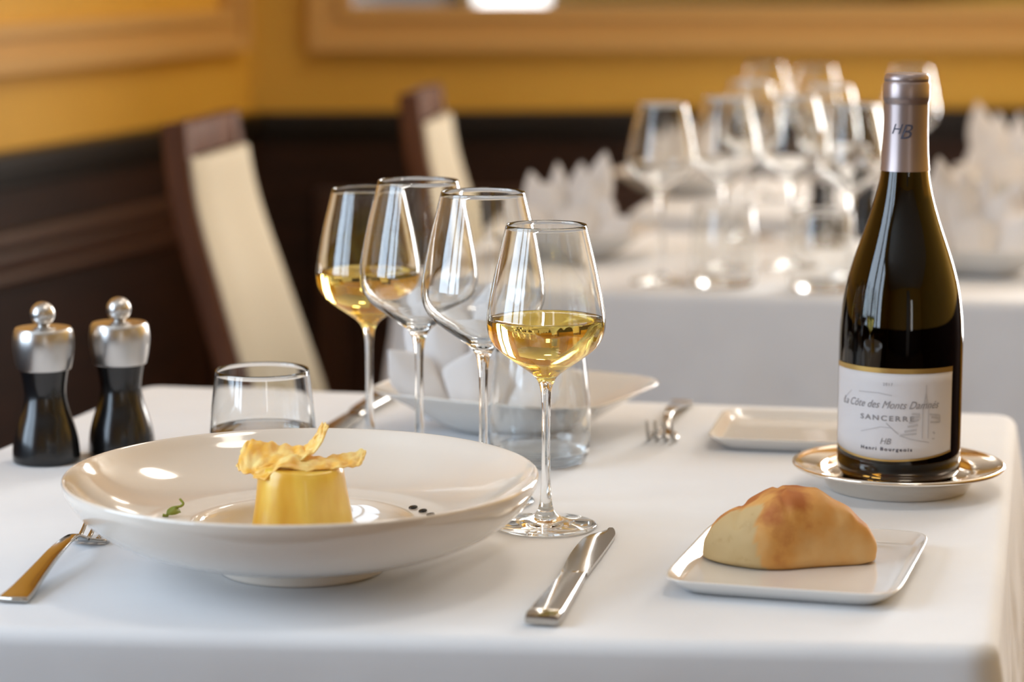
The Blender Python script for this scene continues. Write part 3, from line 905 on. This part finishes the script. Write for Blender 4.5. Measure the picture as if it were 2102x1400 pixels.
# bread roll
def bread():
    base = P(1625, 1150, 0.7545)
    up = math.atan2(u.y, u.x)
    bm = bmesh.new(); lay = bm.verts.layers.float.new('cut')
    # plan outline (x right, y away), nearest corner at left front
    plan = [(-0.0555, 0.010), (-0.0535, -0.004), (-0.041, -0.017), (-0.023, -0.0265), (-0.006, -0.027), (0.012, -0.021), (0.032, -0.016), (0.048, -0.012), (0.0535, -0.003), (0.052, 0.010), (0.044, 0.022), (0.028, 0.034), (0.008, 0.040), (-0.012, 0.040), (-0.032, 0.034), (-0.048, 0.024)]
    pl = spline([(x, y, 0) for x, y in plan] + [(plan[0][0], plan[0][1], 0)], 8)[:-1]
    def ridge(x):     # height of the top line
        pts = [(-0.056, 0.019), (-0.050, 0.027), (-0.040, 0.033), (-0.029, 0.0375), (-0.016, 0.0435), (-0.007, 0.0465), (0.006, 0.0465), (0.016, 0.0455), (0.024, 0.0400), (0.037, 0.0370), (0.047, 0.031), (0.054, 0.020)]
        for (a, za), (b, zb) in zip(pts, pts[1:]):
            if a <= x <= b: return za + (zb - za) * (x - a) / (b - a)
        return pts[0][1] if x < 0 else pts[-1][1]
    cx, cy = -0.003, 0.006
    levels = 26; rings = []
    for k in range(levels + 1):
        q = k / levels
        ang = q * PI * 0.5
        # horizontal scale: slight undercut at the bottom, full at 12 %, then dome
        if q < 0.14: sc = 0.90 + 0.10 * math.sin(q / 0.14 * PI / 2); hz = 0.10 * q / 0.14
        else:
            w = (q - 0.14) / 0.86
            sc = max(0.0, 1 - w ** 2.5) ** 0.62; hz = 0.10 + 0.90 * (1 - (1 - w) ** 1.9)
        ring = []
        for i, p in enumerate(pl):
            x = cx + (p.x - cx) * sc; y = cy + (p.y - cy) * sc
            hh = ridge(x)
            z = hh * hz
            nn = noise.noise(Vector((x * 38, y * 38, z * 38))) * 0.0034 + noise.noise(Vector((x * 110, y * 110, z * 110))) * 0.0008
            f = min(1, q * 5)
            d = Vector((p.x - cx, p.y - cy, 0.03 * hz)).normalized()
            x += d.x * nn * f; y += d.y * nn * f; z += d.z * nn * f
            # creases on the top
            cr = math.exp(-((x + 0.006 + (z - 0.04) * 0.3) / 0.0022) ** 2) * 0.0022 * (z > 0.030)
            cr += math.exp(-((x - 0.027 - y * 0.1) / 0.004) ** 2) * 0.0016 * (z > 0.028)
            cr += math.exp(-((x + 0.034 - y * 0.2) / 0.0022) ** 2) * 0.0022 * (z > 0.025)
            z -= cr
            v = bm.verts.new((x, y, max(z, 0.0)))
            # the pale torn face: left front
            line = (p.x + 0.023) + 0.25 * (z - 0.01)
            c = 1.0 if (line < 0 and p.y < 0.004 and sc > 0.62) else 0.0
            v[lay] = c
            ring.append(v)
        rings.append(ring)
    for a, b in zip(rings, rings[1:]):
        for i in range(len(a)): bm.faces.new((a[i], a[(i + 1) % len(a)], b[(i + 1) % len(a)], b[i]))
    bm.faces.new(rings[0][::-1])
    try: bmesh.ops.contextual_create(bm, geom=rings[-1])
    except Exception: pass
    bmesh.ops.remove_doubles(bm, verts=bm.verts[:], dist=0.00001)
    o = obj('bread_roll', bm, BREAD, loc=(base.x, base.y, TOP + 0.0039))
    return tag(o, 'golden rustic bread roll with pale torn left end, on the front square plate', 'bread')
bread()

# bowls holding napkins
def bowl(label, loc, rot):
    a, b = 0.104, 0.088
    R_ = []
    for (s, sb, n, z) in ((0.42, 0.42, 3, 0.002), (0.45, 0.47, 3, 0.0), (0.48, 0.50, 3, 0.0015), (0.62, 0.66, 3, 0.009), (0.80, 0.82, 3.6, 0.022), (0.94, 0.95, 4.4, 0.0315), (0.995, 0.995, 4.8, 0.0345), (1.0, 1.0, 5, 0.0353), (0.99, 0.99, 5, 0.0360), (0.975, 0.97, 4.8, 0.0352), (0.86, 0.86, 4.2, 0.0285), (0.70, 0.70, 3.5, 0.0175), (0.50, 0.50, 3, 0.008), (0.3, 0.3, 2.6, 0.0055), (0.05, 0.05, 2, 0.005)):
        R_.append((a * s, b * sb, n, z))
    o = sq_dish(R_, PORCELAIN, 'square_bowl', loc=loc, rotz=rot)
    return tag(o, label, 'bowl', 'white square bowls holding napkins')

def napkin_mesh(petals, seed):
    bm = bmesh.new()
    for (bx, by, tx, ty, tz, w, fold, z0) in petals:
        n = 14; rows = []
        base = Vector((bx, by, z0)); tipv = Vector((tx, ty, tz))
        mid = base.lerp(tipv, 0.5) + Vector(((bx - tx) * -0.05, (by - ty) * -0.12 , 0.01))
        dirx = Vector((tipv - base)).normalized()
        side = dirx.cross(Vector((0, -1, 0)))
        if side.length < 0.1: side = Vector((1, 0, 0))
        side.normalize()
        nrm = side.cross(dirx).normalized()
        if nrm.y > 0: nrm = -nrm
        for i in range(n + 1):
            q = i / n
            c = base * (1 - q) ** 2 + mid * 2 * q * (1 - q) + tipv * q * q
            ww = w * (0.55 + 0.75 * q - 0.1 * q * q) if q < 0.55 else w * (0.9325) * max(0.0, 1 - ((q - 0.55) / 0.45) ** (1.9 if tz > 0.07 else 1.15))
            if q < 0.55: ww = w * (0.55 + (0.9325 - 0.55) * (q / 0.55))
            ww = max(ww, 0.0004)
            row = []
            for j in range(-4, 5):
                s = j / 4
                off = fold * (abs(s) ** 1.3) * (ww / w)
                v = c + side * (s * ww) - nrm * off + nrm * 0.0012 * noise.noise(Vector((q * 3, s * 2, seed + bx * 50)))
                row.append(bm.verts.new(v))
            rows.append(row)
        for a, b in zip(rows, rows[1:]):
            for j in range(8): bm.faces.new((a[j], a[j + 1], b[j + 1], b[j]))
    return bm

PET_A = [   # base x,y, tip x,y,z, half width, fold depth, base z
    (-0.036, 0.008, -0.055, 0.018, 0.110, 0.0180, 0.006, 0.008),
    (-0.014, 0.012, -0.019, 0.024, 0.121, 0.0150, 0.007, 0.008),
    (0.006, 0.010, 0.013, 0.020, 0.122, 0.0190, 0.007, 0.008),
    (0.022, 0.004, 0.044, 0.012, 0.137, 0.0215, 0.008, 0.008),
    (0.030, 0.000, 0.050, 0.000, 0.078, 0.0200, 0.006, 0.008),
    (0.010, -0.006, 0.024, -0.002, 0.106, 0.0240, 0.008, 0.008),
    (-0.020, -0.006, -0.036, -0.004, 0.098, 0.0240, 0.008, 0.008),
    (0.032, -0.010, 0.080, -0.026, 0.052, 0.0210, 0.005, 0.010),
    (-0.028, -0.010, -0.070, -0.022, 0.068, 0.0230, 0.006, 0.010),
    (0.002, -0.016, 0.004, -0.024, 0.069, 0.0320, 0.008, 0.010),
]
def napkin(label, loc, rot, scale=1.0, mesh=None, seed=1, flip=1):
    if mesh is None:
        pets = [(bx * flip, by, tx * flip, ty, tz, w, f, z0) for bx, by, tx, ty, tz, w, f, z0 in PET_A]
        o = obj('folded_napkin', napkin_mesh(pets, seed), NAPKIN)
        s = o.modifiers.new('thickness', 'SOLIDIFY'); s.thickness = 0.0016; s.offset = 0
        subsurf(o, 1)
    else:
        o = mesh.copy(); COL.objects.link(o)
    o.location = loc; o.rotation_euler = (0, 0, rot); o.scale = (scale,) * 3
    return tag(o, label, 'napkin', 'fan folded white napkins')
SET = [
    (Vector((0.003, 2.095, 0)), R(-27), 1, 'nearest table behind the glasses'),
    (P(1174, 526), R(-15), 1, 'left side of the middle table'),
    (P(2000, 560), R(-15), -1, 'middle table right of the bottle'),
    (P(1398, 398), R(-15), 1, 'farthest table behind the glasses'),
    (P(2068, 412), R(-15), -1, 'farthest table, at the right edge'),
]
for i, (p, rot, fl_, where) in enumerate(SET):
    bowl('white square napkin bowl on the %s' % where, (p.x, p.y, TOP), rot)
    dx = -0.034 if i == 0 else 0.0
    napkin('white pointed napkin in the bowl on the %s' % where, (p.x + dx, p.y, TOP + 0.001), (R(0) if i else R(-8)), (0.96, 0.95, 1.0, 0.92, 1.08)[i], seed=i, flip=fl_)

# ------------------------------------------------------------------ silver coaster and bottle
BC = Vector((0.2815, 1.860, TOP))
t = thing('bottle_coaster', 'round silver bottle coaster with wide rim, under the wine bottle', 'coaster', BC)
cp = [(0.0, 0.002), (0.040, 0.002), (0.046, 0.0), (0.0500, 0.0004), (0.0530, 0.0050), (0.0560, 0.0115), (0.0600, 0.0140), (0.068, 0.0150), (0.0755, 0.0165), (0.0768, 0.0178), (0.0764, 0.0192), (0.0745, 0.0195), (0.0700, 0.0180), (0.0640, 0.0168), (0.0580, 0.0158), (0.0550, 0.0145), (0.0520, 0.0118), (0.0490, 0.0108), (0.03, 0.0106), (0.0, 0.0106)]
obj('coaster_body', lathe(cp[:2] + sp2(cp[1:-2], 4)[1:] + cp[-2:], 128), SILVER, t)

BZ = TOP + 0.0108
BH = 1.0536 - BZ
bt = thing('wine_bottle', 'dark wine bottle with cream label and mauve capsule standing on the silver coaster', 'bottle', (BC.x, BC.y, BZ))
RB = 0.0445
outer = [(0.0, 0.006), (0.020, 0.004), (0.036, 0.0), (0.0405, 0.0006), (0.0435, 0.0040), (0.0445, 0.0095), (RB, 0.03), (RB, 0.085), (0.0443, 0.105), (0.0432, 0.120), (0.0405, 0.138), (0.0360, 0.155), (0.0302, 0.172), (0.0247, 0.188), (0.0204, 0.203), (0.0176, 0.217), (0.0161, 0.232), (0.0153, 0.250), (0.0148, 0.270), (0.0148, 0.286)]
oc = outer[:3] + sp2(outer[2:], 4)[1:]
th = 0.0028
inn = [(max(r - th, 0.0), z) for r, z in oc[::-1] if z > 0.008]
pr = oc + [(0.0120, 0.2865)] + [(r, z) for r, z in inn if z < 0.284] + [(0.036, 0.0075), (0.02, 0.010), (0.0, 0.012)]
obj('glass_body', lathe(pr, 96), BOTTLE, bt)
wl = [(0.0, 0.0115), (0.02, 0.0097), (0.0362, 0.0072)] + [(r + 0.0002, z) for r, z in inn[::-1] if z < 0.205]
rl = wl[-1][0]
wl += [(0.0, wl[-1][1])]
obj('wine', lathe(wl, 96), BOTTLE_WINE, bt)
# capsule: ring at top
cz0 = 1.15 - 1.86 * math.tan(PITCH - math.atan((700 - 349) / FPX)) - BZ
cb = [(0.01665, cz0), (0.01680, cz0 + 0.0003)] + [(0.0166, cz0 + 0.012), (0.0161, 0.250), (0.0158, 0.2685), (0.0158, 0.2705), (0.01655, 0.2720), (0.01665, 0.2745), (0.01665, 0.2830), (0.0160, 0.2845), (0.0158, 0.2850), (0.0162, 0.2860), (0.0161, 0.2885), (0.0145, 0.2905), (0.010, 0.2910), (0.0, 0.2910)]
def body_r(z):
    for (r0, z0), (r1, z1) in zip(oc, oc[1:]):
        if z0 <= z <= z1: return r0 + (r1 - r0) * (z - z0) / (z1 - z0)
    return 0.015
cb = [(max(r, body_r(z) + 0.0004) if z < 0.27 else r, z) for r, z in cb]
capz = [cb[0][1] + (0.25 - cb[0][1]) * k / 8 for k in range(9)]
cb = [(body_r(z) + 0.0006, z) for z in capz] + cb[4:]
cap = obj('capsule', lathe([(body_r(capz[0]) + 0.0001, capz[0])] + cb, 96), FOIL, bt, angle=40)
cap['label'] = 'mauve foil capsule'

# --- label on the bottle: patch of the cylinder. theta measured from the -y axis, positive to the right
LC = R(-20)            # label centre
LH = R(66)
RL = RB + 0.0005
def zpx(py, d=1.82): return (1.15 - d * math.tan(PITCH - math.atan((700 - py) / FPX))) - BZ
ZT = zpx(757) ; ZB = zpx(946)
def cyl(th, z, r): return Vector((r * math.sin(th), -r * math.cos(th), z))
def zbot(q): return ZB + 0.0052 * abs(q) ** 1.8     # q in -1..1
def patch(f0, f1, r, m, name, parent, n=64, rows=6):
    """strip of the cylinder between height functions f0(q) and f1(q)"""
    bm = bmesh.new(); g = []
    for i in range(n + 1):
        q = -1 + 2 * i / n; th = LC + LH * q
        g.append([bm.verts.new(cyl(th, f0(q) + (f1(q) - f0(q)) * k / rows, r)) for k in range(rows + 1)])
    for a, b in zip(g, g[1:]):
        for k in range(rows): bm.faces.new((a[k], b[k], b[k + 1], a[k + 1]))
    return obj(name, bm, m, parent)
lab = patch(lambda q: zbot(q), lambda q: ZT, RL, PAPER, 'label', bt)
s = lab.modifiers.new('thickness', 'SOLIDIFY'); s.thickness = 0.0002
lab['label'] = 'cream paper label with gold edges and grey lettering'
patch(lambda q: ZT - 0.0030, lambda q: ZT + 0.0006, RL + 0.00025, GOLD, 'gold_band', lab, rows=2)
patch(lambda q: zbot(q), lambda q: zbot(q) + 0.0014, RL + 0.00025, GOLD, 'gold_edge', lab, rows=2)

def text_verts(body, size, shear=0.0, spacing=1.0, bold=0.0):
    c = bpy.data.curves.new('lettering', 'FONT'); c.body = body; c.size = size; c.shear = shear
    c.align_x = 'CENTER'; c.align_y = 'CENTER'; c.space_character = spacing; c.resolution_u = 3; c.offset = bold
    o = bpy.data.objects.new('lettering', c); COL.objects.link(o)
    dg = bpy.context.evaluated_depsgraph_get(); dg.update()
    me = bpy.data.meshes.new_from_object(o.evaluated_get(dg))
    vs = [v.co.copy() for v in me.vertices]; fs = [tuple(p.vertices) for p in me.polygons]
    bpy.data.objects.remove(o); bpy.data.curves.remove(c); bpy.data.meshes.remove(me)
    return vs, fs
def lettering(body, size, thc, zc, r, m, name, parent, shear=0.0, spacing=1.0, width=None, rf=None, bold=0.0, tilt=0.0):
    vs, fs = text_verts(body, size, shear, spacing, bold)
    if width:
        w = max(v.x for v in vs) - min(v.x for v in vs); k = width / w
        vs = [Vector((v.x * k, v.y, 0)) for v in vs]
    bm = bmesh.new(); bv = []
    for v in vs:
        z = zc + v.y + tilt * v.x
        rr = rf(z) if rf else r
        bv.append(bm.verts.new(cyl(thc + v.x / rr, z, rr)))
    for f in fs:
        try: bm.faces.new([bv[i] for i in f])
        except ValueError: pass
    return obj(name, bm, m, parent, smooth=False)
RT = RL + 0.0004
def th_at(px): return math.asin(max(-0.99, min(0.99, (px - 1834) / 126)))
def zf(px, py):
    th = th_at(px); return (1.15 - (1.86 - RB * math.cos(th)) * math.tan(PITCH - math.atan((700 - py) / FPX))) - BZ
lettering('2017', 0.0030, th_at(1792), zf(1792, 789), RT, INK_GREY, 'vintage_year', lab, spacing=1.25)
lettering('La Côte des Monts Damnés', 0.0078, LC + R(-1), zf(1800, 832), RT, INK_GREY, 'script_name', lab, shear=0.45, width=0.078)
lettering('SANCERRE', 0.0052, th_at(1790), zf(1790, 859), RT, INK_GREY, 'wine_name', lab, spacing=1.3, width=0.040, bold=0.00008)
lettering('HB', 0.0062, th_at(1789), zf(1789, 906), RT, INK_GREY, 'monogram', lab, shear=0.3)
lettering('Henri Bourgeois', 0.0034, th_at(1790), zf(1790, 922), RT, INK, 'maker_name', lab, spacing=1.35, width=0.038, bold=0.00008)
# faint engraving: church with spire, hill lines and vines at the right of the label
def stroke(bm, pts, w):
    q = [Vector((math.copysign(1, 1) * th_at(px) * RT, zf(px, py), 0)) for px, py in pts]
    for a, b in zip(q, q[1:]):
        d = (b - a); 
        if d.length < 1e-6: continue
        k = max(1, int(d.length / 0.003)); nrm = Vector((-d.y, d.x, 0)).normalized() * w / 2
        for i in range(k):
            s0 = a + d * i / k; s1 = a + d * (i + 1) / k
            vv = [s0 - nrm, s1 - nrm, s1 + nrm, s0 + nrm]
            bm.faces.new([bm.verts.new(cyl(v.x / RT, v.y, RT - 0.0001)) for v in vv])
bm = bmesh.new()
for pts, w in ((((1868, 790), (1868, 830)), 0.0006), (((1864, 830), (1868, 806), (1872, 830)), 0.0006), (((1862, 832), (1862, 900)), 0.0005), (((1874, 832), (1874, 900)), 0.0005),
               (((1876, 850), (1898, 852), (1898, 866), (1878, 866)), 0.0012), (((1880, 856), (1896, 858)), 0.0016), (((1840, 850), (1856, 850)), 0.0014), (((1836, 858), (1856, 856)), 0.0014),
               (((1834, 868), (1854, 862)), 0.0014), (((1832, 876), (1852, 872)), 0.0014), (((1826, 886), (1850, 882)), 0.0014), (((1818, 893), (1850, 890)), 0.0012),
               (((1816, 894), (1840, 902), (1876, 908)), 0.0006), (((1884, 886), (1888, 890)), 0.0014), (((1882, 900), (1888, 900)), 0.0008),
               (((1740, 802), (1775, 806), (1800, 812)), 0.0006), (((1745, 884), (1780, 876), (1800, 878), (1815, 892)), 0.0006), (((1715, 820), (1728, 800)), 0.0005), (((1790, 868), (1812, 890)), 0.0006)):
    stroke(bm, pts, w)
obj('engraving', bm, INK_PALE, lab, smooth=False)
# monogram on the capsule
def thn(px): return math.asin(max(-0.97, min(0.97, (px - 1847) / 47)))
zc = (1.15 - 1.845 * math.tan(PITCH - math.atan((700 - 272) / FPX))) - BZ
lettering('H', 0.0105, thn(1820), zc + 0.002, 0, INK, 'monogram', cap, shear=0.35, rf=lambda z: body_r(z) + 0.0009)
lettering('B', 0.0150, thn(1838), zc, 0, INK, 'monogram', cap, shear=0.35, rf=lambda z: body_r(z) + 0.0010)
